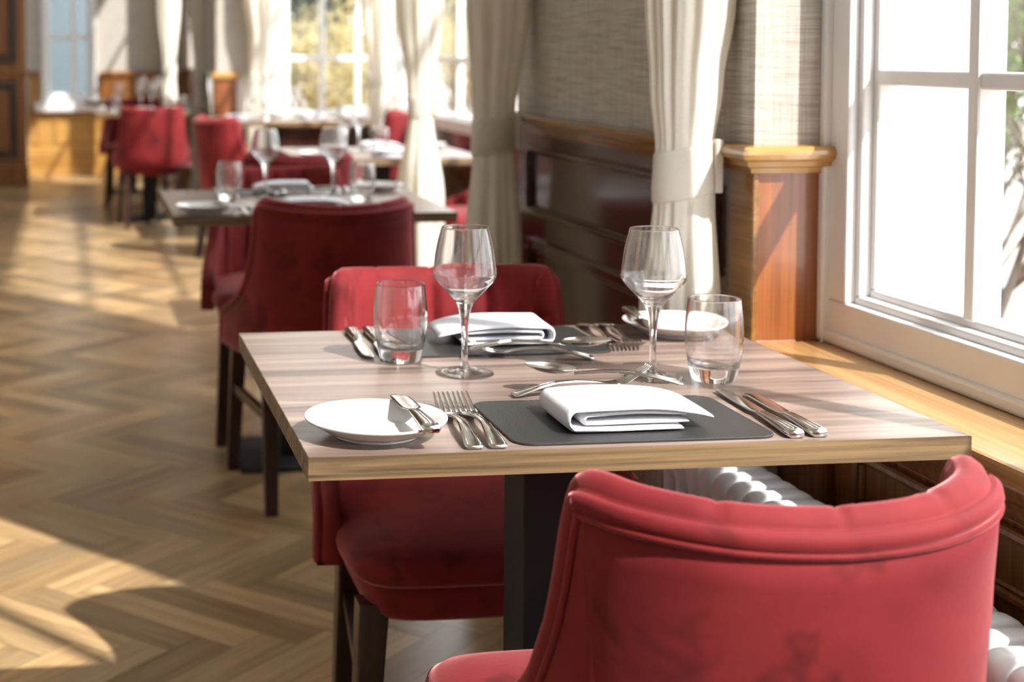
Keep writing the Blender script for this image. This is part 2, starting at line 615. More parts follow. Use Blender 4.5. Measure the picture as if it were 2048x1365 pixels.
w1 = sash_window('window_1', 'large white glazing-bar window beside the front table', WX, -0.60, 2.24, SZ + 0.004, 2.95, 'x', 1, fw=0.066, depth=0.085,
                 bars_a=[1.905, 1.24, 0.13], bars_z=[1.138, 2.60])  # bars out of view are spaced to let sun onto the table
bm = bmesh.new()
box(bm, WX - 0.008, WX + 0.02, -0.6, 2.236, SZ, SZ + 0.022, 0.006, 2)
obj('frame_foot', bm_mesh('foot', bm), M['white'], w1)
bm = bmesh.new()
box(bm, WX - 0.012, WX + 0.006, 2.224, 2.242, SZ + 0.002, 2.6, 0.004, 2)
obj('jamb_bead', bm_mesh('jamb', bm), M['white'], w1)
obj('window_sill', boxes([(1.046, WX + 0.03, -0.6, 2.238, SZ - 0.028, SZ)], 0.006, 2), M['sill'], w1)
# below the sill: panelled wall, sill moulding
wr = struct('wall_right', boxes([(1.10, 1.34, -0.6, 2.238, 0, SZ - 0.03)]), M['oaklow'], 'dark oak panelled wall under the first window sill')
SM = [(0, 0.63), (0.004, 0.63), (0.012, 0.645), (0.016, 0.655), (0.030, 0.664), (0.036, 0.676), (0.040, 0.685), (0, 0.686)]
struct('sill_moulding', moulding((1.10, -0.6, 0), (1.10, 2.238, 0), (-1, 0, 0), SM), M['oaklow'], None, wr)
pm = []
for (y0, y1) in ((2.015, 2.215), (1.40, 1.945), (0.72, 1.33), (0.04, 0.65)):
    if y0 > 2.0:
        pm.append(raised_panel(y0, y1, 0.12, 0.615, 1.10))
    else:
        pm.append(raised_panel(y0, y1, 0.535, 0.622, 1.10, fw=0.012))
        pm.append(raised_panel(y0, y1, 0.12, 0.50, 1.10))
struct('panel_moulding', join(pm), M['oaklow'], None, wr)
struct('wall_lintel', boxes([(WX, 1.45, -0.6, 2.24, 2.95, TOPZ)]), M['plaster'], 'plain wall strip above the first window')
struct('wall_near_end', boxes([(1.08, 1.45, -1.6, -0.6, 0, TOPZ)]), M['paper'], 'papered wall past the near end of the first window')

# deep bay (second window bay)
BX = 2.18      # inside face of the side wall of the bay
BY = 9.8       # far wall of the bay
struct('wall_bay_return', boxes([(1.36, BX + 0.09, 3.42, 3.50, -0.15, TOPZ)]), M['render'], 'white rendered outside return wall of the deep bay')
struct('wall_bay_side', boxes([(BX, BX + 0.09, 3.50, BY, -0.15, 0.70)]), M['dado'], 'low panelled side wall of the deep bay')
struct('wall_bay_head', boxes([(BX, BX + 0.09, 3.50, BY, 4.5, TOPZ)]), M['plaster'], 'wall strip above the side window of the deep bay')
sash_window('window_2', 'long white side window of the deep bay seen past the curtains', BX, 3.55, BY - 0.05, 0.70, 4.5, 'x', 1, fw=0.07, depth=0.08,
            bars_a=[4.4 + 0.78 * k for k in range(7)], bars_z=[1.11, 2.0, 2.9, 3.7], bar=0.035)  # head stretched out of view so the sun reaches across the floor
sash_window('window_3', 'white far window of the deep bay looking onto yellow bushes', BY, 1.40, BX, 0.69, 2.66, 'y', 1, fw=0.05, depth=0.08,
            bars_a=[1.70, 1.94], bars_z=[1.11, 1.55, 1.95, 2.3], bar=0.036)
bd = struct('wall_bay_far', boxes([(PX, BX + 0.09, BY, BY + 0.12, 0, 0.69), (PX, 1.40, BY, BY + 0.12, 0.69, TOPZ), (1.40, BX + 0.09, BY, BY + 0.12, 2.66, TOPZ)]), M['plaster'], 'far wall of the deep bay around its window')
struct('low_dado', boxes([(1.16, BX, BY - 0.012, BY + 0.01, 0.0, 0.66)]), M['dado'], None, bd)
struct('sill_board', boxes([(1.30, BX, BY - 0.10, BY + 0.01, 0.66, 0.69)], 0.004), M['sill'], None, bd)
p2 = struct('wall_pillar_far', boxes([(0.965, 1.115, BY - 0.05, BY + 0.1, 0.0, 0.98)], 0.004), M['pillar'], 'sunlit orange wooden pillar at the far end of the deep bay')
struct('pillar_cap', boxes([(0.945, 1.135, BY - 0.07, BY + 0.12, 0.975, 1.02)], 0.012, 3), M['dadogoldx'], None, p2)
struct('wall_pier_far', boxes([(PX - 0.10, PX + 0.30, BY - 0.04, 11.3, 1.0, TOPZ), (PX, PX + 0.3, 13.2, 13.9, 1.0, TOPZ)]), M['paper'], 'papered wall between the deep bay and the last window bay')
struct('wall_pier_far_dado', boxes([(PX, PX + 0.3, BY + 0.12, 11.3, 0, 1.0), (PX, PX + 0.3, 13.2, 13.9, 0, 1.0)]), M['dado'], 'dark dado below the far wall pier')
# last bay
struct('wall_last_bay', boxes([(WX, WX + 0.2, 11.3, 13.2, 0, 0.70), (WX, WX + 0.2, 11.3, 13.2, 3.4, TOPZ)]), M['dado'], 'low wall of the last window bay')
sash_window('window_4', 'white window of the last bay seen edge on', WX, 11.3, 13.2, 0.70, 3.4, 'x', 1, cols=2, rows=3)  # head raised out of view to let sun reach the end wall

# far wall with the blue-grey window
FY = 13.9
struct('wall_far', boxes([(-0.75, -0.235, FY, FY + 0.2, 0, TOPZ), (0.275, 1.3, FY, FY + 0.2, 0, TOPZ), (-0.235, 0.275, FY, FY + 0.2, 0, 0.70), (-0.235, 0.275, FY, FY + 0.2, 2.5, TOPZ)]), M['paper'], 'pale papered end wall of the dining room')
sash_window('window_5', 'white window with blue-grey panes in the end wall', FY - 0.02, -0.235, 0.275, 0.68, 2.5, 'y', 1, fw=0.06, depth=0.09, bars_a=[0.065], bars_z=[1.28, 1.75, 2.15], pane='bluepane', bar=0.046)
fd = struct('wall_far_dado', boxes([(-0.75, 0.30, FY - 0.03, FY, 0, 0.60), (-0.75, -0.25, FY - 0.03, FY, 0.60, 0.93)]), M['dadogoldx'], 'honey-coloured panelled dado under the end window', cat='wall')
struct('shaded_dado', boxes([(0.30, 1.10, FY - 0.03, FY, 0, 0.93)]), M['oakpanel'], None, fd)  # right end of the same dado, its shade put into a darker wood
struct('dado_cap', boxes([(-0.75, -0.245, FY - 0.06, FY, 0.92, 0.965), (0.30, 1.10, FY - 0.06, FY, 0.92, 0.965)], 0.01, 2), M['oakpanel'], None, fd)
struct('panel_moulding', join([raised_panel(-0.12, 0.24, 0.30, 0.56, FY - 0.03, -1, 0.03, 'y'), raised_panel(-0.345, -0.26, 0.30, 0.88, FY - 0.03, -1, 0.015, 'y')]), M['dadogoldx'], None, fd)
struct('sill_board', boxes([(-0.30, 0.34, FY - 0.10, FY - 0.02, 0.595, 0.68)], 0.01, 2), M['white'], None, fd)
struct('baseboard_far', boxes([(-0.75, 1.08, FY - 0.05, FY - 0.025, 0, 0.20)], 0.006, 2), M['dadogoldx'], 'honey-coloured skirting board along the end wall', cat='baseboard')

# tall panelled wood wall at far left
lc = struct('wall_left', boxes([(-3.7, -0.345, 12.85, 13.02, 0, TOPZ)], 0.004), M['oakpanel'], 'tall dark oak panelled wall at the far left')
struct('panel_moulding', join([raised_panel(-0.92, -0.42, 0.24, 0.90, 12.85, -1, 0.05, 'y', 2.6), raised_panel(-0.92, -0.42, 1.06, 2.4, 12.85, -1, 0.05, 'y', 2.6),
                               raised_panel(-1.6, -1.05, 0.24, 0.90, 12.85, -1, 0.05, 'y', 2.6), raised_panel(-1.6, -1.05, 1.06, 2.4, 12.85, -1, 0.05, 'y', 2.6)]), M['dado'], None, lc)  # dark wood on these frames stands for shade in the panel recesses
struct('dado_rail', boxes([(-3.7, -0.335, 12.82, 12.86, 0.945, 1.0)], 0.01, 2), M['oakpanel'], None, lc)
struct('plinth', boxes([(-3.7, -0.33, 12.81, 12.86, 0.0, 0.17)], 0.006, 2), M['oakpanel'], None, lc)
struct('wall_left_return', boxes([(-0.75, -0.36, 13.02, FY, 0, TOPZ)]), M['paper'], 'short papered wall behind the panelled wall')
struct('wall_room_side', boxes([(-3.9, -3.7, -2.0, 12.86, 0, TOPZ)]), M['plaster'], 'plain side wall of the dining room opposite the windows')
struct('wall_room_near', boxes([(-3.9, 1.45, -2.2, -2.0, 0, TOPZ)]), M['plaster'], 'plain wall behind the viewer')
struct('ceiling', boxes([(-3.9, 1.45, -2.2, 14.1, TOPZ, TOPZ + 0.1), (1.45, BX + 0.09, 3.42, BY + 0.12, TOPZ, TOPZ + 0.1)]), M['plaster'], 'plain pale ceiling', cat='ceiling')

# ------------------------------------------------------------------ radiator
def radiator():
    root = empty('column_radiator', (0.97, 1.6, 0), 0, 'white multi-column radiator standing under the window sill', 'radiator')
    prof = []
    def section_mesh():
        bm = bmesh.new()
        # four round columns with rounded top and bottom header
        hw, top, bot, th = 0.052, 0.572, 0.10, 0.0165
        n = 10
        def slab(z0, z1):
            ring = []
            K = 20
            rings = []
            for (dy, s) in ((-th, 0.86), (-th * 0.82, 0.97), (-th * 0.4, 1.0), (th * 0.4, 1.0), (th * 0.82, 0.97), (th, 0.86)):
                r = []
                rr = 0.024
                x, z = hw * s if s < 1 else hw, (z1 - z0) / 2 - (0.004 * (1 - s) * 7)
                for c in range(4):
                    cx = (x - rr) * (1 if c in (0, 3) else -1)
                    cz = (z - rr) * (1 if c in (0, 1) else -1)
                    for k in range(6):
                        a = PI / 2 * c + PI / 2 * k / 5
                        r.append(Vector((cx + rr * math.cos(a), dy, (z0 + z1) / 2 + cz + rr * math.sin(a))))
                rings.append(r)
            return loft(rings, True, 'slab', True, True)
        mes = [slab(top - 0.062, top), slab(bot, bot + 0.062)]
        for i in range(4):
            x = -hw + 0.0125 + i * (2 * hw - 0.025) / 3
            mes.append(loft([[Vector((x + 0.0125 * math.cos(2 * PI * k / 12), 0.0125 * math.sin(2 * PI * k / 12), z)) for k in range(12)] for z in (bot + 0.04, top - 0.04)], False, 'col', True, True))
        return join(mes, 'section')
    sm = section_mesh()
    for i in range(29):
        y = 2.19 - 0.045 * i
        o = obj('radiator_section', sm, M['radiator'], root)
        o.location = (0, y - 1.6, 0)
    for z in (0.13, 0.54):
        o = obj('header_pipe', loft(tube_rings([(0, -0.70, z), (0, 0.62, z)], 0.013, 12), True, 'pipe'), M['radiator'], root)
    for y in (-0.62, 0.5):
        obj('foot', boxes([(-0.035, 0.035, y - 0.012, y + 0.012, 0.0, 0.115)], 0.004, 2), M['radiator'], root)
radiator()
bx_ = empty('pipe_casing', (1.072, 2.195, 0), 0, 'white boxed pipe casing with a screw behind the far end of the radiator', 'pipe casing')
obj('casing', boxes([(-0.027, 0.027, -0.015, 0.018, 0, 0.668)], 0.003, 2), M['white'], bx_)
sc_ = obj('screw', loft(tube_rings([(0, -0.0145, 0.63), (0, -0.018, 0.63)], 0.004, 10), True, 'screw'), M['steel'], bx_)

# ------------------------------------------------------------------ curtains
def curtain(name, cx, cy, prof, label, folds=9, ph=0.0, tie=(0.945, 1.02), flat=0.42, seed=1, z0=0.02, mat='curtain', tab=True, amp=0.24):
    """prof: list of (z, x_min, x_max) of the gathered cloth as seen from the room."""
    rnd = random.Random(seed)
    root = empty(name, (cx, cy, z0), 0, label, 'curtain', 'tied-back cream curtains')
    prof = sorted(prof)
    def at(z):
        for (a, b) in zip(prof, prof[1:]):
            if z <= b[0]:
                t = min(1, max(0, (z - a[0]) / (b[0] - a[0])))
                t = t * t * (3 - 2 * t)
                return a[1] + (b[1] - a[1]) * t, a[2] + (b[2] - a[2]) * t
        return prof[-1][1], prof[-1][2]
    nz, na = 90, 144
    ztop = 2.62
    w_ = [rnd.uniform(0.6, 1.4) for _ in range(folds + 3)]
    rings = []
    for i in range(nz + 1):
        z = z0 + (ztop - z0) * i / nz
        x0, x1 = at(z)
        mx, hw = (x0 + x1) / 2, (x1 - x0) / 2
        zt = (tie[0] + tie[1]) / 2
        d = abs(z - zt)
        a_ = amp * (0.35 + 0.65 * min(1, d / 0.25)) if d > (tie[1] - tie[0]) / 2 else amp * 0.22
        ring = []
        for k in range(na):
            t = 2 * PI * k / na
            fold = math.sin(folds * t + ph + 0.5 * math.sin(2 * t + z * 0.8)) * (0.7 + 0.3 * math.sin(3 * t + ph)) + 0.4 * math.sin((folds * 2 - 3) * t + 2 * ph + z * 1.5)
            r = 1 - a_ * 0.5 + a_ * 0.62 * fold * 0.8
            ring.append(Vector((mx - cx + hw * r * math.cos(t), hw * flat / 0.42 * 0.62 * r * math.sin(t), z - z0)))
        rings.append(ring)
    obj('cloth', loft(rings, True, 'curtain'), M[mat], root)
    # tie-back band wrapped round the waist
    rings = []
    K = 48
    for (dz, g) in ((tie[0] - 0.004, 1.0), (tie[0], 1.045), (tie[0] * 0.7 + tie[1] * 0.3, 1.06), (tie[0] * 0.3 + tie[1] * 0.7, 1.055), (tie[1], 1.05), (tie[1] + 0.004, 1.0)):
        x0, x1 = at(min(max(dz, tie[0]), tie[1]))
        mx, hw = (x0 + x1) / 2, (x1 - x0) / 2
        rings.append([Vector((mx - cx + hw * g * math.cos(2 * PI * k / K), hw * flat / 0.42 * 0.62 * g * math.sin(2 * PI * k / K), dz - z0 + 0.010 * math.cos(2 * PI * k / K))) for k in range(K)])
    tb = obj('tie_back', loft(rings, True, 'tie'), M[mat], root)
    if tab:
        x0, x1 = at(tie[1])
        obj('tie_tab', boxes([(x1 - cx - 0.006, x1 - cx + 0.007, -0.024, 0.004, tie[0] - z0 + 0.004, tie[1] - z0 + 0.016)], 0.002, 2), M[mat], tb)
    return root

curtain('curtain', 0.99, 2.31, [(0.02, 0.93, 1.055), (0.60, 0.93, 1.058), (0.75, 0.922, 1.062), (0.945, 0.944, 1.048), (1.02, 0.946, 1.044), (1.12, 0.935, 1.06), (1.26, 0.925, 1.082), (1.6, 0.90, 1.10), (2.62, 0.86, 1.12)],
        'cream curtain tied back in front of the papered pier next to the wooden pillar', folds=12, ph=0.4, seed=2, flat=0.36)
curtain('curtain', 1.0, 3.36, [(0.02, 0.92, 1.06), (0.7, 0.913, 1.055), (0.955, 0.934, 1.036), (1.02, 0.934, 1.036), (1.29, 0.916, 1.074), (2.62, 0.87, 1.10)],
        'beige shaded curtain tied back at the far end of the papered pier', folds=8, ph=1.7, seed=5)
curtain('curtain', 1.23, 5.1, [(0.02, 1.13, 1.33), (0.65, 1.14, 1.32), (0.96, 1.19, 1.275), (1.03, 1.18, 1.278), (1.34, 1.137, 1.315), (2.62, 1.08, 1.36)],
        'cream curtain hanging free over the mouth of the deep bay, behind the second table', folds=8, ph=2.6, seed=7)
curtain('curtain', 2.05, 9.45, [(0.02, 1.95, 2.06), (0.55, 1.95, 2.06), (0.95, 1.93, 2.10), (1.03, 1.93, 2.10), (1.48, 1.88, 2.10), (2.62, 1.86, 2.10)],
        'pale sunlit curtain in the far corner of the deep bay, left of the free-hanging one', folds=7, ph=0.9, seed=8)
curtain('curtain', 1.24, 9.62, [(0.02, 1.17, 1.32), (0.60, 1.16, 1.31), (0.93, 1.17, 1.29), (1.0, 1.18, 1.30), (1.25, 1.18, 1.38), (1.5, 1.14, 1.42), (2.62, 1.12, 1.46)],
        'cream curtain beside the far window of the deep bay, right of the orange pillar', folds=7, ph=0.2, seed=9)
curtain('curtain', 0.97, 10.75, [(0.02, 0.89, 1.04), (0.65, 0.89, 1.04), (0.93, 0.91, 1.02), (1.0, 0.91, 1.02), (1.5, 0.87, 1.05), (2.62, 0.85, 1.05)],
        'pale curtain just left of the orange pillar at the last window bay', folds=7, ph=1.2, seed=10, tab=False)
curtain('curtain', 0.88, 12.9, [(0.02, 0.80, 0.96), (0.65, 0.80, 0.96), (0.93, 0.83, 0.94), (1.0, 0.83, 0.94), (1.55, 0.775, 0.985), (2.62, 0.76, 1.0)],
        'farthest cream curtain, in front of the end wall above the glasses', folds=7, ph=2.2, seed=11, tab=False)

# ------------------------------------------------------------------ tables
TW, TD, TT = 0.75, 0.694, 0.026
def make_table():
    root = empty('dining_table')
    bm = bmesh.new()
    box(bm, -TW / 2 + 0.0008, TW / 2 - 0.0008, -TD / 2 + 0.0008, TD / 2 - 0.0008, 0.75 - TT + 0.0005, 0.75)
    obj('tabletop', bm_mesh('tabletop', bm), M['top'], root)
    e = bmesh.new()
    t = 0.0008
    z0, z1 = 0.75 - TT, 0.7496
    for b in ((-TW / 2, TW / 2, -TD / 2, -TD / 2 + t), (-TW / 2, TW / 2, TD / 2 - t, TD / 2), (-TW / 2, -TW / 2 + t, -TD / 2 + t, TD / 2 - t), (TW / 2 - t, TW / 2, -TD / 2 + t, TD / 2 - t)):
        box(e, *b, z0, z1)
    obj('edge_band', bm_mesh('edge', e), M['edge'], root)
    obj('column', boxes([(-0.046, 0.046, -0.046, 0.046, 0.012, 0.715)], 0.003, 2), M['black'], root)
    obj('top_plate', boxes([(-0.20, 0.20, -0.20, 0.20, 0.714, 0.75 - TT)], 0.002), M['black'], root)
    obj('base_plate', boxes([(-0.175, 0.175, -0.175, 0.175, 0.0, 0.012)], 0.003, 2), M['black'], root)
    return root

# ------------------------------------------------------------------ chair
def make_chair():
    root = empty('dining_chair')
    # plan curve (half) from rear middle to the front of the wing
    plan = smooth_profile([(-0.10, -0.2855), (0, -0.300), (0.10, -0.2855), (0.185, -0.235), (0.232, -0.155), (0.252, -0.08), (0.264, -0.005), (0.269, 0.062)], 10)[10:]
    al = [0.0]
    for a, b in zip(plan, plan[1:]):
        al.append(al[-1] + math.hypot(b[0] - a[0], b[1] - a[1]))
    AT = al[-1]
    def P(a):
        s = -1 if a < 0 else 1
        a = min(abs(a), AT)
        for i in range(len(al) - 1):
            if a <= al[i + 1]:
                t = (a - al[i]) / (al[i + 1] - al[i])
                p = [plan[i][d] + (plan[i + 1][d] - plan[i][d]) * t for d in (0, 1)]
                q = (plan[i + 1][0] - plan[i][0], plan[i + 1][1] - plan[i][1])
                l = math.hypot(*q)
                nrm = (-q[1] / l, q[0] / l)        # towards the sitter
                return (s * p[0], p[1]), (s * nrm[0], nrm[1])
        return (s * plan[-1][0], plan[-1][1]), (s * -1.0, 0.0)
    def MP(a, z, off=0.0):
        (x, y), (nx, ny) = P(a)
        h = min(1, max(0, (z - 0.42) / 0.38))
        wgt = 1.0 if abs(a) < 0.22 else max(0.25, 1 - (abs(a) - 0.22) / 0.25)
        x *= 1 - 0.05 * h
        y -= 0.045 * h * wgt - 0.012
        return Vector((x + nx * off, y + ny * off, z))
    edge = smooth_profile([(0, 0.788), (0.10, 0.791), (0.19, 0.797), (0.245, 0.800), (0.268, 0.790), (0.277, 0.762), (0.283, 0.70), (0.293, 0.645), (0.315, 0.592), (0.36, 0.553),
                           (0.43, 0.526), (0.50, 0.506), (0.545, 0.490), (0.566, 0.472), (0.573, 0.450), (0.573, 0.43), (0.573, 0.392)], 10)
    edge = [(a if a < 0.30 else 0.30 + (a - 0.30) * (AT - 0.30) / 0.273, z) for a, z in edge]
    nE = len(edge)
    zb = 0.392
    # bottom parameters follow the edge but evenly spread
    cum = [0.0]
    for a, b in zip(edge, edge[1:]):
        cum.append(cum[-1] + math.hypot(b[0] - a[0], b[1] - a[1]))
    bot = [AT * (c / cum[-1]) ** 1.0 for c in cum]
    def inw(i):
        a = edge[max(i - 1, 0)]; b = edge[min(i + 1, nE - 1)]
        d = (b[0] - a[0], b[1] - a[1])
        l = math.hypot(*d)
        if i == 0:
            return (0, -1)
        return (d[1] / l, -d[0] / l)
    seams = (0.0, 0.118, -0.118)
    TH = 0.040
    rows_out = [0.0, 0.25, 0.5, 0.75, 0.92]
    def column(i, s):
        ea, ez = edge[i]
        nx, nz = inw(i)
        ba = bot[i]
        th = TH * (1.0 if abs(ea) < 0.28 else 0.86)
        col = []
        def q(d, off):
            a, z = ea + nx * d, ez + nz * d
            return MP(s * max(a, 0.0), max(z, zb), off)
        p30a, p30z = ea + nx * 0.034, max(ez + nz * 0.034, zb)
        puff = 0.0
        for r in rows_out:
            a = ba + (p30a - ba) * r
            z = zb + (p30z - zb) * r
            col.append(MP(s * max(a, 0), z, 0.0))
        sg = 0.0
        for g in seams:
            sg = max(sg, math.exp(-((s * ea - g) / 0.0035) ** 2))
        e_ = 0.0022 * sg
        col += [q(0.036, 0.000), q(0.0325, 0.0040), q(0.030, 0.0), q(0.022, -0.003), q(0.014, -0.001), q(0.0105, 0.0045), q(0.0135, 0.0085),
                q(0.008, 0.0105 + e_), q(0.001 + e_, 0.0145 + e_), q(-0.0045 + e_, 0.022), q(-0.005 + e_, 0.030), q(-0.001 + e_, 0.038 - e_), q(0.010, th + 0.004 - e_)]
        for j, r in enumerate([1.0, 0.85, 0.65, 0.45, 0.25, 0.0]):
            a = ba + (p30a - ba) * r
            z = zb + (p30z - zb) * r
            sm_ = 0.0
            for g in seams:
                sm_ = max(sm_, math.exp(-((s * a - g) / 0.012) ** 2))
            off = th + 0.010 * (1 - sm_) * (1 if abs(a) < 0.24 else 0.4) - 0.004 * sm_
            col.append(MP(s * max(a, 0), z, off))
        return col
    rings = [column(i, -1) for i in range(nE - 1, 0, -1)] + [column(i, 1) for i in range(nE)]
    obj('shell_back', loft(rings, True, 'shell'), M['velvet'], root)
    # fine piping in the outer groove
    path = [MP(s * max(edge[i][0] + inw(i)[0] * 0.031, 0), max(edge[i][1] + inw(i)[1] * 0.031, zb), -0.0005) for s, rng in ((-1, range(nE - 1, 0, -1)), (1, range(nE))) for i in rng]
    obj('piping', loft(tube_rings(path, 0.0032, 8), True, 'piping'), M['velvet'], root)
    # seat cushion : rounded U-plan
    def seat_ring(z, g):
        r = []
        for kk in range(96):
            t = 2 * PI * (kk + 0.5) / 96
            c, s_ = math.cos(t), math.sin(t)
            e = 0.27 if s_ > 0 else 0.62
            x = math.copysign(abs(c) ** e, c) * (0.230 + g)
            y = math.copysign(abs(s_) ** (0.27 if s_ > 0 else 0.75), s_) * ((0.225 if s_ > 0 else 0.25) + g)
            x *= 1 - 0.10 * max(0, -s_)
            r.append(Vector((x, y + 0.005, z)))
        return r
    def flatten(r, z, crown):
        return [Vector((p.x, p.y, z + crown)) for p in r]
    cus = [seat_ring(0.404, -0.02), seat_ring(0.406, -0.004), seat_ring(0.416, 0.007), seat_ring(0.432, 0.011), seat_ring(0.446, 0.007), seat_ring(0.456, -0.004), seat_ring(0.4625, -0.025)]
    for q in (0.8, 0.6, 0.4, 0.2, 0.04):
        base = seat_ring(0, -0.025)
        cus.append([Vector((p.x * q, p.y * q, 0.4625 + 0.018 * (1 - q * q))) for p in base])
    obj('seat_cushion', loft(cus, True, 'cushion'), M['velvet'], root)
    fr = [seat_ring(0.346, -0.040), seat_ring(0.348, -0.030), seat_ring(0.356, -0.022), seat_ring(0.376, -0.015), seat_ring(0.402, -0.010), seat_ring(0.408, -0.018)]
    obj('seat_rail', loft(fr, True, 'rail'), M['velvet'], root)
    def leg(x0, y0, x1, y1, z1):
        rings = []
        for (t, s) in ((0, 0.031), (0.03, 0.033), (0.5, 0.038), (1.0, 0.045)):
            x, y, z = x0 + (x1 - x0) * t, y0 + (y1 - y0) * t, z1 * t
            h, c = s / 2, 0.003
            rings.append([Vector((x + a, y + b, z)) for a, b in ((-h + c, -h), (h - c, -h), (h, -h + c), (h, h - c), (h - c, h), (-h + c, h), (-h, h - c), (-h, -h + c))])
        return loft(rings, True, 'leg', True, False)
    for s in (-1, 1):
        obj('leg', leg(s * 0.222, 0.165, s * 0.202, 0.165, 0.37), M['leg'], root)
        obj('leg', leg(s * 0.170, -0.255, s * 0.165, -0.19, 0.37), M['leg'], root)
        a, b = Vector((s * 0.213, 0.150, 0.235)), Vector((s * 0.168, -0.205, 0.235))
        bm = bmesh.new()
        d = (b - a)
        rings = []
        for p in (a, b):
            rings.append([p + Vector((u, 0, v)) for u, v in ((-0.008, -0.013), (0.008, -0.013), (0.008, 0.013), (-0.008, 0.013))])
        bm.free()
        obj('stretcher', loft(rings, True, 'str', True, False), M['leg'], root)
    return root

# ------------------------------------------------------------------ tableware
def make_wine_glass():
    root = empty('wine_glass')
    n = 72
    foot_up = smooth_profile([(0.0075, 0.0075), (0.012, 0.0048), (0.022, 0.0030), (0.034, 0.0020), (0.0385, 0.0016)], 5)
    foot = [(0, 0.0010)] + [(0.030, 0.0006), (0.0375, 0.0), (0.0390, 0.0006)] + foot_up[::-1]
    obj('foot', lathe(foot, n, 'foot'), M['glass'], root)
    stem = smooth_profile([(0.0075, 0.0075), (0.0050, 0.015), (0.0042, 0.030), (0.0044, 0.050), (0.0056, 0.070), (0.0082, 0.086), (0.0120, 0.0965)], 6)
    obj('stem', lathe(stem, n, 'stem'), M['glass'], root)
    bo = smooth_profile([(0.0120, 0.0965), (0.0180, 0.1035), (0.0290, 0.1150), (0.0385, 0.1255), (0.0418, 0.1325), (0.0418, 0.1390), (0.0400, 0.1560), (0.0368, 0.1750), (0.0325, 0.1925), (0.0312, 0.1970)], 6)
    rim = [(0.0308, 0.1977), (0.0303, 0.1972)]
    bi = smooth_profile([(0.0303, 0.1968), (0.0316, 0.1925), (0.0358, 0.1750), (0.0390, 0.1560), (0.0407, 0.1390), (0.0405, 0.1335), (0.0372, 0.1270), (0.0280, 0.1168), (0.0180, 0.1085), (0.0090, 0.1050)], 6)
    obj('bowl', lathe(bo + rim + bi + [(0, 0.1042)], n, 'bowl'), M['glass'], root)
    return root

def make_tumbler():
    bo = smooth_profile([(0.0255, 0.0), (0.0278, 0.0012), (0.0312, 0.014), (0.0350, 0.034), (0.0372, 0.056), (0.0368, 0.075), (0.0345, 0.098), (0.0333, 0.1070)], 6)
    bi = smooth_profile([(0.0315, 0.1068), (0.0328, 0.098), (0.0350, 0.075), (0.0354, 0.056), (0.0334, 0.036), (0.0300, 0.024), (0.0240, 0.0185), (0.0120, 0.0165)], 6)
    me = lathe([(0, 0.0010), (0.020, 0.0010)] + bo + [(0.0328, 0.1080), (0.0320, 0.1078)] + bi + [(0, 0.0162)], 72, 'tumbler')
    return obj('tumbler', me, M['glass'])

def make_plate():
    p = [(0, 0.0030), (0.042, 0.0030), (0.044, 0.0), (0.048, 0.0), (0.050, 0.003)]
    p += smooth_profile([(0.050, 0.003), (0.060, 0.0075), (0.072, 0.0145), (0.0790, 0.0185), (0.0806, 0.0200)], 5)
    p += smooth_profile([(0.0808, 0.0212), (0.0796, 0.0218), (0.0760, 0.0212), (0.0660, 0.0165), (0.0560, 0.0110), (0.0500, 0.0078), (0.0440, 0.0062), (0.030, 0.0058)], 5)
    me = lathe(p + [(0, 0.0058)], 96, 'plate')
    return obj('bread_plate', me, M['china'])

def strip(sections, name='strip'):
    """sections: (y, z, half width, half thickness) -> rounded bar along y."""
    rings = []
    for s in sections:
        y, z, hw, ht = s[:4]
        cx = s[4] if len(s) > 4 else 0
        r = []
        for (a, b) in ((-1, -0.35), (-0.8, -1), (0.8, -1), (1, -0.35), (1, 0.35), (0.72, 1), (-0.72, 1), (-1, 0.35)):
            r.append(Vector((cx + a * hw, y, z + b * ht)))
        rings.append(r)
    return loft(rings, True, name, True, True)

def handle_ridge(y0, y1, w0, w1, zf):
    """a raised frame line on the handle front."""
    mes = []
    for s in (-1, 1):
        mes.append(strip([(y0 + 0.006, zf(y0 + 0.006) + 0.0012, 0.0009, 0.0007, s * (w0 - 0.0028)), (y1, zf(y1) + 0.0012, 0.0007, 0.0006, s * (w1 - 0.0014))]))
    return mes

def make_fork(name, L=0.205, sc_=1.0, tips=0.016):
    def zc(t):
        return 0.0028 + 0.010 * math.sin(PI * min(t / 0.66, 1)) * (1 if t < 0.66 else 0)
    hs = []
    for t, w_ in ((0, 0.0088), (0.02, 0.0102), (0.06, 0.0100), (0.18, 0.0078), (0.32, 0.0052), (0.46, 0.0036), (0.56, 0.0034), (0.62, 0.0045), (0.66, 0.0080), (0.70, 0.0108), (0.74, 0.0117), (0.765, 0.0118)):
        z = 0.0030 + 0.0085 * math.sin(PI * min(t / 0.70, 1.0)) ** 1.3 if t < 0.70 else 0.0026 - 0.0
        hs.append((t * L, z, w_ * sc_, 0.0017 if t < 0.64 else 0.0010))
    mes = [strip(hs)]
    zf = lambda y: 0.0030 + 0.0085 * math.sin(PI * min((y / L) / 0.70, 1.0)) ** 1.3 + 0.0006
    mes += handle_ridge(0, 0.30 * L, 0.0100 * sc_, 0.0055 * sc_, zf)
    for k in range(4):
        cx = (-0.0094 + 0.00627 * k) * sc_
        tx = (-0.0084 + 0.0056 * k) * sc_
        mes.append(strip([(0.755 * L, 0.0026, 0.0022 * sc_, 0.0010, cx), (0.83 * L, 0.0034, 0.0017 * sc_, 0.0011, cx), (0.92 * L, 0.0034 + tips * 0.42, 0.0014 * sc_, 0.0010, (cx + tx) / 2), (0.985 * L, tips * 0.92, 0.0011 * sc_, 0.0007, tx), (L, tips, 0.0004, 0.0003, tx)]))
    return obj(name, join(mes, 'fork'), M['steel'])

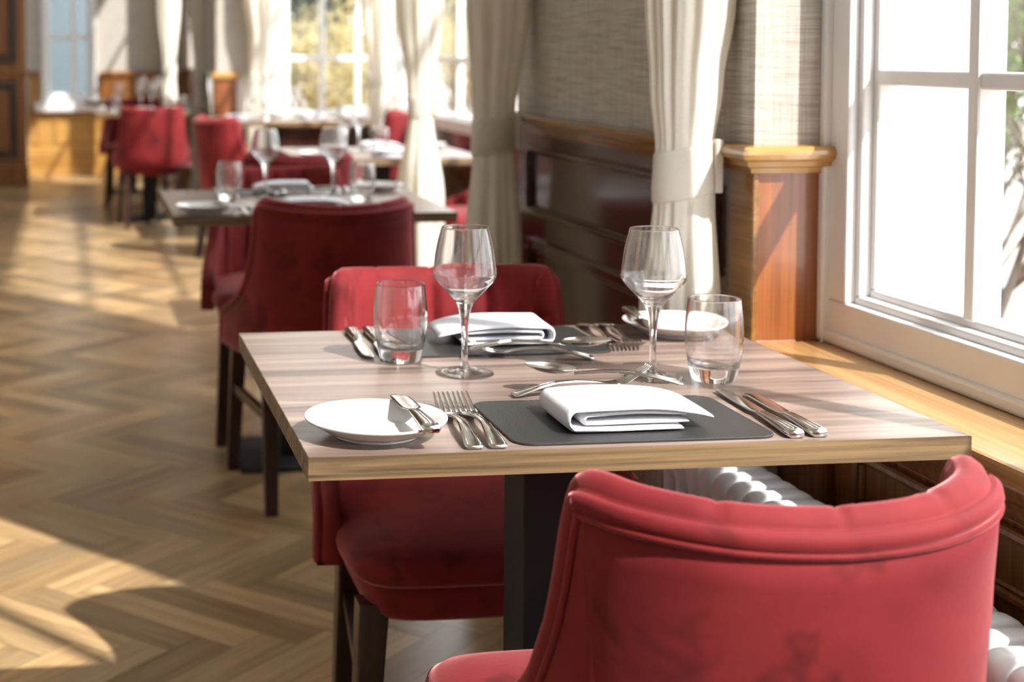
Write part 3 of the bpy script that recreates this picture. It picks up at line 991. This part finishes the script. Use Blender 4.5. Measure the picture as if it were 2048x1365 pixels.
def make_spoon(name, L=0.195):
    hs = []
    for t, w_ in ((0, 0.0088), (0.02, 0.0102), (0.06, 0.0100), (0.18, 0.0078), (0.34, 0.0050), (0.50, 0.0036), (0.62, 0.0035), (0.68, 0.0042)):
        hs.append((t * L, 0.0030 + 0.0085 * math.sin(PI * min(t / 0.72, 1.0)) ** 1.3, w_, 0.0016))
    mes = [strip(hs)]
    mes += handle_ridge(0, 0.3 * L, 0.010, 0.0055, lambda y: 0.0036 + 0.0085 * math.sin(PI * min((y / L) / 0.72, 1.0)) ** 1.3)
    v, f = [], []
    nr, na = 8, 40
    y0, y1 = 0.655 * L, L
    cy, ry, rx = (y0 + y1) / 2, (y1 - y0) / 2, 0.0205
    for side in (0, 1):
        for r in range(nr + 1):
            q = r / nr
            for a in range(na):
                t = 2 * PI * a / na
                x = rx * q * math.cos(t) * (1 - 0.12 * math.sin(t))
                y = cy + ry * q * math.sin(t)
                zz = 0.0012 + 0.0085 * q ** 2.2 + (0.0012 if side else 0) * (1 - q * 0.6)
                v.append((x, y, zz))
    o1 = (nr + 1) * na
    for side in (0, 1):
        for r in range(nr):
            for a in range(na):
                b = (a + 1) % na
                q = (side * o1 + r * na + a, side * o1 + r * na + b, side * o1 + (r + 1) * na + b, side * o1 + (r + 1) * na + a)
                f.append(q if side else q[::-1])
    for a in range(na):
        b = (a + 1) % na
        f.append((nr * na + a, nr * na + b, o1 + nr * na + b, o1 + nr * na + a))
    bowl = mesh('bowl', v, f)
    mes.append(bowl)
    return obj(name, join(mes, 'spoon'), M['steel'])

def make_knife(name, L=0.222, blade_w=0.0105, hand=0.44):
    root = empty(name)
    hl = L * hand
    hs = [(0, 0.0048, 0.0078, 0.0040), (0.003, 0.0048, 0.0102, 0.0046), (0.012, 0.0048, 0.0106, 0.0047), (hl * 0.4, 0.0050, 0.0090, 0.0043), (hl * 0.75, 0.0052, 0.0074, 0.0036), (hl * 0.96, 0.0052, 0.0066, 0.0030), (hl, 0.0052, 0.0062, 0.0022)]
    mes = [strip(hs)]
    for s in (-1, 0, 1):
        mes.append(strip([(0.010, 0.0094, 0.0011, 0.0006, s * 0.0055), (hl * 0.5, 0.0091, 0.0009, 0.0006, s * 0.0043), (hl * 0.94, 0.0082, 0.0007, 0.0005, s * 0.0032)]))
    obj('handle', join(mes, 'handle'), M['steel'], root)
    bw = blade_w
    bs = [(hl - 0.001, 0.0050, 0.0052, 0.0014, 0), (hl + 0.006, 0.0048, 0.0060, 0.0011, 0), (hl + 0.014, 0.0046, bw * 0.92, 0.0009, 0.0010), (L * 0.60, 0.0042, bw, 0.0008, 0.0012), (L * 0.80, 0.0038, bw * 1.02, 0.0008, 0.0014), (L * 0.92, 0.0036, bw * 0.92, 0.0007, 0.0008), (L * 0.97, 0.0034, bw * 0.68, 0.0006, -0.0012), (L * 0.993, 0.0033, bw * 0.34, 0.0005, -0.0032), (L, 0.0033, bw * 0.1, 0.0004, -0.0042)]
    obj('blade', strip(bs, 'blade'), M['steel'], root)
    return root

def make_mat():
    hw, hd, r = 0.150, 0.0985, 0.022
    rings = []
    for (z, g) in ((0.0, 0), (0.0004, 0.0008), (0.0022, 0.0008), (0.0028, 0), (0.0029, -0.002)):
        ring = []
        for c in range(4):
            cx = (hw - r) * (1 if c in (0, 3) else -1)
            cy = (hd - r) * (1 if c in (0, 1) else -1)
            for k in range(9):
                a = PI / 2 * c + PI / 2 * k / 8
                ring.append(Vector((cx + (r + g) * math.cos(a), cy + (r + g) * math.sin(a), z)))
        rings.append(ring)
    return obj('place_mat', loft(rings, True, 'mat', True, False), M['slate'])

def make_napkin(seed=1):
    """Linen folded in layers, folded edge at the left, open edges at the front."""
    rnd = random.Random(seed)
    def ribbon(path, th, y0, y1, skew=0.0, wav=0.0, ph=0.0, tipx=0.0):
        ny = 16
        n = len(path)
        rings = []
        for j in range(ny + 1):
            q = j / ny
            y = y0 + (y1 - y0) * q
            e = min(q, 1 - q) * (y1 - y0)
            ht = th / 2 * (1 if e > 0.004 else math.sqrt(max(0.10, 1 - (1 - e / 0.004) ** 2)))
            up, dn = [], []
            for i, (x, z) in enumerate(path):
                a = path[max(i - 1, 0)]; b = path[min(i + 1, n - 1)]
                d = Vector((b[0] - a[0], 0, b[1] - a[1])).normalized()
                nn = Vector((-d.z, 0, d.x))
                en = min(i, n - 1 - i)
                h2 = ht * (0.45 if en == 0 else 0.85 if en == 1 else 1)
                zz = z + wav * math.sin(9 * x * 6 + ph) * (0.5 - q) + wav * 0.6 * math.sin(y * 45 + x * 20 + ph)
                c = Vector((x + skew * (q - 0.5), y + tipx * (x > 0.05) * (x - 0.05) * (0.5 - q), zz))
                up.append(c + nn * h2)
                dn.append(c - nn * h2)
            rings.append(up + dn[::-1])
        return loft(rings, True, 'ribbon', True, True)
    def cpath(xr0, xl, xr1, z0, z1, droop=0.0, n=10):
        p = []
        for i in range(n):
            p.append((xr0 + (xl - xr0) * i / (n - 1), z0))
        r = (z1 - z0) / 2
        for k in range(1, 8):
            a = -PI / 2 - PI * k / 8
            p.append((xl + r * 0.9 * math.cos(a), (z0 + z1) / 2 + r * math.sin(a)))
        for i in range(n + 4):
            t = i / (n + 3)
            p.append((xl + (xr1 - xl) * t, z1 + 0.0020 * math.sin(PI * t) - droop * t ** 4))
        return p
    mes = [ribbon(cpath(0.052, -0.072, 0.088, 0.0034, 0.0255, 0.011), 0.0062, -0.060, 0.054, 0.004, 0.0005, 0.3, 0.10),
           ribbon(cpath(0.058, -0.060, 0.055, 0.0098, 0.0190, 0.001), 0.0056, -0.055, 0.052, 0.0, 0.0004, 1.3)]
    o = obj('napkin', join(mes, 'napkin'), M['linen'])
    return o

# ------------------------------------------------------------------ placing
T = {}
proto_table = make_table()
def place_table(key, cx, cy, rz, label):
    o = proto_table if not T else copy_tree(proto_table)
    o.location = (cx, cy, 0)
    o.rotation_euler = (0, 0, rz)
    tag(o, label, 'table', 'square wooden dining tables')
    T[key] = (cx, cy, rz)
    if key == 'second':      # this top sits a little towards the viewer on its column
        for ch in o.children:
            if ch.name.split('.')[0] in ('column', 'base_plate', 'top_plate'):
                ch.location.y = 0.062
place_table('front', 0.6295, 1.8876, -0.008, 'nearest walnut-look table, fully laid, beside the window sill')
place_table('second', 0.648, 4.163, -0.006, 'second wooden table from the front, behind the dark red chair back')
place_table('bay', 1.27, 6.02, 0.0, 'wooden table in the mouth of the deep bay, half hidden by the free-hanging curtain')
place_table('third', 1.25, 8.98, 0.0, 'wooden table on a black column before the far window of the deep bay')
place_table('fourth', 0.56, 10.28, 0.0, 'far table behind the red chair whose whole back shows')
place_table('last', 0.515, 12.15, 0.0, 'farthest table edge, below the blue-grey end window')

proto_chair = make_chair()
n_ch = 0
def place_chair(x, y, rz, label):
    global n_ch
    o = proto_chair if n_ch == 0 else copy_tree(proto_chair)
    n_ch += 1
    o.location = (x, y, 0)
    o.rotation_euler = (0, 0, rz)
    tag(o, label, 'chair', 'red velvet tub chairs')
place_chair(0.648, 1.49, R(0.6), 'nearest red velvet chair, its curved back filling the bottom right corner')
place_chair(0.643, 2.285, PI, 'red velvet chair tucked under the far side of the front table, facing the viewer')
place_chair(0.675, 3.935, 0, 'dark shaded red velvet chair with its back turned, before the second table')
place_chair(0.668, 4.515, PI, 'red velvet chair across the second table, its wing left of the dark chair')
place_chair(0.835, 5.62, R(3), 'red chair back seen above the second table, between its two wine glasses')
place_chair(1.03, 8.28, R(-68), 'red chair turned sideways beside the table before the far bay window')
place_chair(0.56, 9.92, R(-2), 'red chair with its whole back showing, farthest left in the room')
place_chair(0.50, 11.12, PI, 'red chair facing the viewer behind the far left table')
place_chair(1.72, 8.75, R(80), 'red chair with its back to the far bay window, right of the table there')
place_chair(1.80, 6.35, R(95), 'red chair inside the deep bay, seen in the gap between two curtains')

protos = {'wine_glass': make_wine_glass(), 'tumbler': make_tumbler(), 'bread_plate': make_plate(), 'dinner_fork': make_fork('dinner_fork', 0.208), 'dessert_fork': make_fork('dessert_fork', 0.180, 0.92, 0.020),
          'dessert_spoon': make_spoon('dessert_spoon', 0.195), 'dinner_knife': make_knife('dinner_knife', 0.224), 'side_knife': make_knife('side_knife', 0.200, 0.0095), 'butter_knife': make_knife('butter_knife', 0.170, 0.0118, 0.5),
          'place_mat': make_mat(), 'napkin': make_napkin()}
CATS = {'wine_glass': 'wine glass', 'tumbler': 'glass', 'bread_plate': 'plate', 'dinner_fork': 'fork', 'dessert_fork': 'fork', 'dessert_spoon': 'spoon', 'dinner_knife': 'knife', 'side_knife': 'knife', 'butter_knife': 'knife', 'place_mat': 'place mat', 'napkin': 'napkin'}
GRP = {'wine_glass': 'wine glasses on the tables', 'tumbler': 'water tumblers on the tables', 'bread_plate': 'white bread plates', 'dinner_fork': 'dinner forks', 'dessert_fork': 'dessert forks', 'dessert_spoon': 'dessert spoons', 'dinner_knife': 'knives beside the mats', 'side_knife': 'knives beside the mats', 'butter_knife': 'butter knives on the plates', 'place_mat': 'charcoal place mats', 'napkin': 'folded white napkins'}
used = set()
def put(kind, x, y, z, rz, label, rx=0.0, ry=0.0):
    p = protos[kind]
    o = p if kind not in used else copy_tree(p)
    used.add(kind)
    o.location = (x, y, z)
    o.rotation_euler = (rx, ry, rz)
    tag(o, label, CATS[kind], GRP[kind])
    return o

# local layout of one place setting seen by the person sitting at -y (table centre = origin)
def setting(tab, rot, where, items, glass=None):
    cx, cy, rz = T[tab]
    a = rz + rot
    c, s = math.cos(a), math.sin(a)
    for it in items:
        kind, lx, ly, lz, lr, label = it[:6]
        rx = it[6] if len(it) > 6 else 0
        ry = it[7] if len(it) > 7 else 0
        put(kind, cx + lx * c - ly * s, cy + lx * s + ly * c, 0.75 + lz, a + lr, label, rx, ry)
e = 0.0004
def full(tab, rot, near, tn, wg, tu):
    w = 'near' if near else 'far'
    L_ = {
      ('front', True): dict(plate='white bread plate at the near left of the front table', bk='butter knife lying across the near bread plate on the front table',
          f1='fork next to the bread plate, outer of the near pair on the front table', f2='fork next to the dark mat, inner of the near pair on the front table',
          k1='knife nearest the dark mat at the right of the near setting', k2='outermost knife at the right, nearest the window sill',
          mat='charcoal place mat at the near edge of the front table', nap='folded white napkin nearest the viewer, on the near dark mat',
          df='dessert fork behind the near napkin, its tines showing by the right wine glass foot', ds='dessert spoon behind the near napkin, only its bowl tip showing',
          wg='right-hand empty wine glass on the front table, against the curtain', tu='right-hand water tumbler on the front table, next to the knives'),
      ('front', False): dict(plate='white bread plate at the far right of the front table, behind the right tumbler', bk='butter knife on the far right bread plate of the front table',
          f1='fork beside the far right bread plate of the front table', f2='fork beside the far dark mat of the front table',
          k1='knife next to the far dark mat, seen through the left tumbler', k2='knife at the far left of the front table, left of the left tumbler',
          mat='charcoal place mat at the far edge of the front table', nap='folded white napkin on the far mat, behind the left wine glass',
          df='dessert fork crossing the spoon in front of the far mat', ds='dessert spoon with its bowl raised at the far mat',
          wg='left-hand empty wine glass on the front table, before the red chair', tu='left-hand water tumbler on the front table, before the red chair'),
      ('second', True): dict(plate='white bread plate at the left corner of the second table', bk='butter knife on the left bread plate of the second table',
          f1='fork beside the left bread plate of the second table', f2='fork beside the near mat of the second table',
          k1='knife by the near mat of the second table, hidden behind the dark chair', k2='outer knife at the near right of the second table',
          mat='charcoal place mat at the near side of the second table', nap='white napkin on the second table just above the dark chair back',
          df='dessert fork at the near side of the second table', ds='dessert spoon at the near side of the second table',
          wg='blurred right wine glass on the second table', tu='blurred right tumbler on the second table'),
      ('second', False): dict(plate='white bread plate at the far right of the second table, by the free-hanging curtain', bk='butter knife on the far right bread plate of the second table',
          f1='fork by the far right bread plate of the second table', f2='fork by the far mat of the second table',
          k1='knife by the far mat of the second table', k2='outer knife at the far left of the second table',
          mat='charcoal place mat at the far side of the second table', nap='white napkin on the second table between its wine glasses',
          df='dessert fork at the far side of the second table', ds='dessert spoon at the far side of the second table',
          wg='blurred left wine glass on the second table', tu='blurred left tumbler on the second table')}[(tab, near)]
    it = [('bread_plate', -0.285, -0.262, 0, 0, L_['plate']),
          ('butter_knife', -0.2395, -0.345, 0.0205, R(1.0) if near else R(-9), L_['bk']),
          ('dinner_fork', -0.1915, -0.340, 0, R(-3.5), L_['f1']),
          ('dinner_fork', -0.1645, -0.340, 0, R(-2.6), L_['f2']),
          ('dinner_knife', 0.176, -0.336, 0, R(-2.6), L_['k1']),
          ('side_knife', 0.204, -0.335, 0, R(-2.6), L_['k2']),
          ('place_mat', 0.008, -0.233, 0, 0, L_['mat']),
          ('napkin', 0.010, -0.240, 0.003, R(1.0) if near else R(-1.5), L_['nap']),
          ('dessert_fork', -0.080 if near else -0.095, -0.108 if near else -0.094, 0.0, R(-88) if near else R(-106), L_['df'], R(5.0) if near else R(2.5), 0),
          ('dessert_spoon', 0.132 if near else 0.076, -0.124 if near else -0.118, 0.0125, R(75), L_['ds'], R(3.5), 0),
          ('wine_glass', wg[0], wg[1], 0, 0, L_['wg']),
          ('tumbler', tu[0], tu[1], 0, 0, L_['tu'])]
    setting(tab, rot, w, it)
full('front', 0, True, 'front', (0.135, -0.020), (0.209, -0.042))
full('front', PI, False, 'front', (0.105, -0.032), (0.172, -0.125))
full('second', 0, True, 'second', (0.136, 0.19), (0.183, -0.02))
full('second', PI, False, 'second', (0.075, -0.133), (0.189, -0.06))

def far_items(tab, lst):
    setting(tab, 0, '', lst)
far_items('bay', [('bread_plate', -0.285, -0.235, 0, 0, 'white bread plate on the bay table, just above a red chair back'),
                  ('napkin', 0.02, -0.22, 0.0, 0, 'white napkin on the bay table, left of the free-hanging curtain'),
                  ('wine_glass', -0.13, 0.0, 0, 0, 'upright wine glass on the bay table, left of two'),
                  ('tumbler', 0.0, -0.05, 0, 0, 'tumbler on the bay table in front of the red chair'),
                  ('wine_glass', -0.05, 0.13, 0, 0, 'wine glass at the back of the bay table, right of two'),
                  ('bread_plate', 0.27, 0.23, 0, 0, 'white bread plate on the bay table, in the gap right of the free-hanging curtain'),
                  ('napkin', 0.06, 0.22, 0.0, 0, 'white napkin at the back of the bay table')])
far_items('third', [('napkin', -0.22, -0.10, 0, 0, 'white napkin at the left end of the table before the far bay window'),
                    ('napkin', 0.25, 0.05, 0, 0.4, 'white napkin at the right end of the table before the far bay window'),
                    ('wine_glass', -0.12, 0.10, 0, 0, 'wine glass before the cream curtain at the far bay window'),
                    ('tumbler', -0.05, -0.16, 0, 0, 'tumbler at the near edge of the table before the far bay window'),
                    ('wine_glass', 0.12, -0.06, 0, 0, 'wine glass standing against the yellow bushes in the far bay window'),
                    ('tumbler', 0.20, 0.2, 0, 0, 'tumbler at the back of the table before the far bay window'),
                    ('bread_plate', 0.02, 0.22, 0, 0, 'white bread plate at the back of the table before the far bay window')])
far_items('fourth', [('napkin', -0.03, -0.20, 0.0, 0, 'white napkin just above the back of the farthest left red chair'),
                     ('wine_glass', -0.20, 0.02, 0, 0, 'far left wine glass, leftmost on the table behind the red chair'),
                     ('tumbler', -0.23, -0.18, 0, 0, 'far left tumbler beside the napkin behind the red chair'),
                     ('wine_glass', -0.05, 0.06, 0, 0, 'far wine glass in the middle of the table behind the red chair'),
                     ('wine_glass', 0.03, 0.20, 0, 0, 'far wine glass before the farthest shaded dado'),
                     ('tumbler', 0.12, 0.0, 0, 0, 'far tumbler before the farthest curtain'),
                     ('tumbler', 0.25, -0.12, 0, 0, 'far tumbler at the right end of the table behind the red chair'),
                     ('bread_plate', 0.26, 0.20, 0, 0, 'white bread plate at the back right of the far left table')])
far_items('last', [('place_mat', -0.15, -0.22, 0, 0, 'dark mat at the edge of the farthest table'),
                   ('wine_glass', 0.08, -0.1, 0, 0, 'wine glass on the farthest table, left of two'),
                   ('wine_glass', 0.20, -0.2, 0, 0, 'wine glass on the farthest table, right of two')])

# ------------------------------------------------------------------ garden outside
struct('ground', boxes([(BX + 0.1, 16, -4, 40, -0.30, -0.12), (-3, BX + 0.1, 14.2, 40, -0.30, -0.12), (1.5, BX + 0.1, -4, 3.4, -0.30, -0.12)]), M['gravel'], 'pale sunlit gravel outside the windows', cat='ground')
def shrub(name, loc, h, spread, nbr, nleaf, mat, label, seed, leaf=0.035, lw=0.55, thick=0.018, cat='shrub', low=0.0, group=None, twig=3):
    rnd = random.Random(seed)
    root = empty(name, loc, 0, label, cat, group)
    V, F, tips = [], [], []
    def branch(p, d, L, r, depth):
        path, rad = [p.copy()], [r]
        q = p.copy()
        n = 6
        for i in range(n):
            d = (d + Vector((rnd.uniform(-1, 1), rnd.uniform(-1, 1), rnd.uniform(-0.6, 0.8))) * 0.22).normalized()
            q = q + d * (L / n)
            path.append(q.copy())
            rad.append(r * (1 - 0.75 * (i + 1) / n))
            if depth > 0 and i >= 1:
                for _ in range(twig if i > 2 else 1):
                    dd = (d + Vector((rnd.uniform(-1, 1), rnd.uniform(-1, 1), rnd.uniform(-0.5, 0.9))) * 0.95).normalized()
                    branch(q, dd, L * rnd.uniform(0.35, 0.55), rad[-1] * 0.6, depth - 1)
            if depth <= 1:
                tips.append(q.copy())
        add_tube(V, F, path, rad, 5)
    for i in range(nbr):
        a = rnd.uniform(0, 2 * PI)
        d = Vector((math.cos(a) * spread, math.sin(a) * spread, 1)).normalized()
        branch(Vector((math.cos(a) * 0.12, math.sin(a) * 0.12, 0)), d, h * rnd.uniform(0.7, 1.0), thick * rnd.uniform(0.7, 1.2), 2)
    obj('branches', mesh('branches', V, F), M['bark'], root)
    v, f = [], []
    for i in range(nleaf):
        c = rnd.choice(tips) + Vector((rnd.gauss(0, 1), rnd.gauss(0, 1), rnd.gauss(0, 1))) * leaf * 1.6
        if c.z < low:
            continue
        d = Vector((rnd.uniform(-1, 1), rnd.uniform(-1, 1), rnd.uniform(-0.6, 1))).normalized()
        s = d.cross(Vector((rnd.uniform(-1, 1), rnd.uniform(-1, 1), rnd.uniform(-1, 1)))).normalized()
        up = d.cross(s)
        l = leaf * rnd.uniform(0.6, 1.3)
        k = len(v)
        v += [tuple(c), tuple(c + d * l * 0.5 + s * l * lw * 0.5), tuple(c + d * l + up * l * 0.1), tuple(c + d * l * 0.5 - s * l * lw * 0.5), tuple(c + d * l * 0.5 - up * l * 0.12)]
        f += [(k, k + 1, k + 4), (k + 1, k + 2, k + 4), (k + 2, k + 3, k + 4), (k + 3, k, k + 4)]
    if f:
        obj('foliage', mesh('foliage', v, f, False), M[mat], root)
    return root
shrub('garden_shrub', (3.3, 5.05, -0.12), 1.45, 0.3, 14, 1700, 'leaf', 'leafing garden shrub seen through the right panes of the near window', 3, 0.045, 0.6, 0.020)
shrub('garden_shrub', (5.0, 7.8, -0.12), 1.7, 0.3, 12, 5200, 'leaf', 'greener garden shrub behind the one at the near window', 5, 0.06, 0.6, 0.02)
shrub('garden_shrub', (8.0, 12.4, -0.12), 2.4, 0.3, 12, 6000, 'dleaf', 'dark garden shrub farther off behind the near window shrubs', 6, 0.10, 0.7, 0.03)
for i, (x, y, hh, mt, lb) in enumerate([(2.35, 14.6, 1.05, 'yleaf', 'yellow flowering bush outside the far bay window, left part'), (3.45, 16.6, 1.25, 'yleaf', 'yellow flowering bush outside the far bay window, middle part'),
                                        (5.2, 19.2, 1.35, 'yleaf', 'yellow flowering bush outside the far bay window, right part')]):
    shrub('flowering_shrub', (x, y, -0.12), hh, 0.3, 10, 5200, mt, lb, 20 + i, 0.06, 0.7, 0.02, group='yellow bushes outside', low=0.05)
for i, (x, y) in enumerate([(4.2, 24.0), (8.4, 31.0)]):
    shrub('evergreen_tree', (x, y, -0.12), 3.0, 0.25, 8, 5200, 'dleaf', ('dark evergreen tree behind the yellow bushes', 'dark evergreen tree farther off to the right of the yellow bushes')[i], 40 + i, 0.2, 0.8, 0.06, 'tree', group='dark evergreens outside', low=0.8)
struct('wall_backdrop', boxes([(-1.5, 0.9, FY + 1.4, FY + 1.6, -0.15, 3.4)]), M['blue'], 'blue-grey backdrop wall added outside the end window')  # added backdrop, its blue-grey stands for the shaded outdoors behind the panes
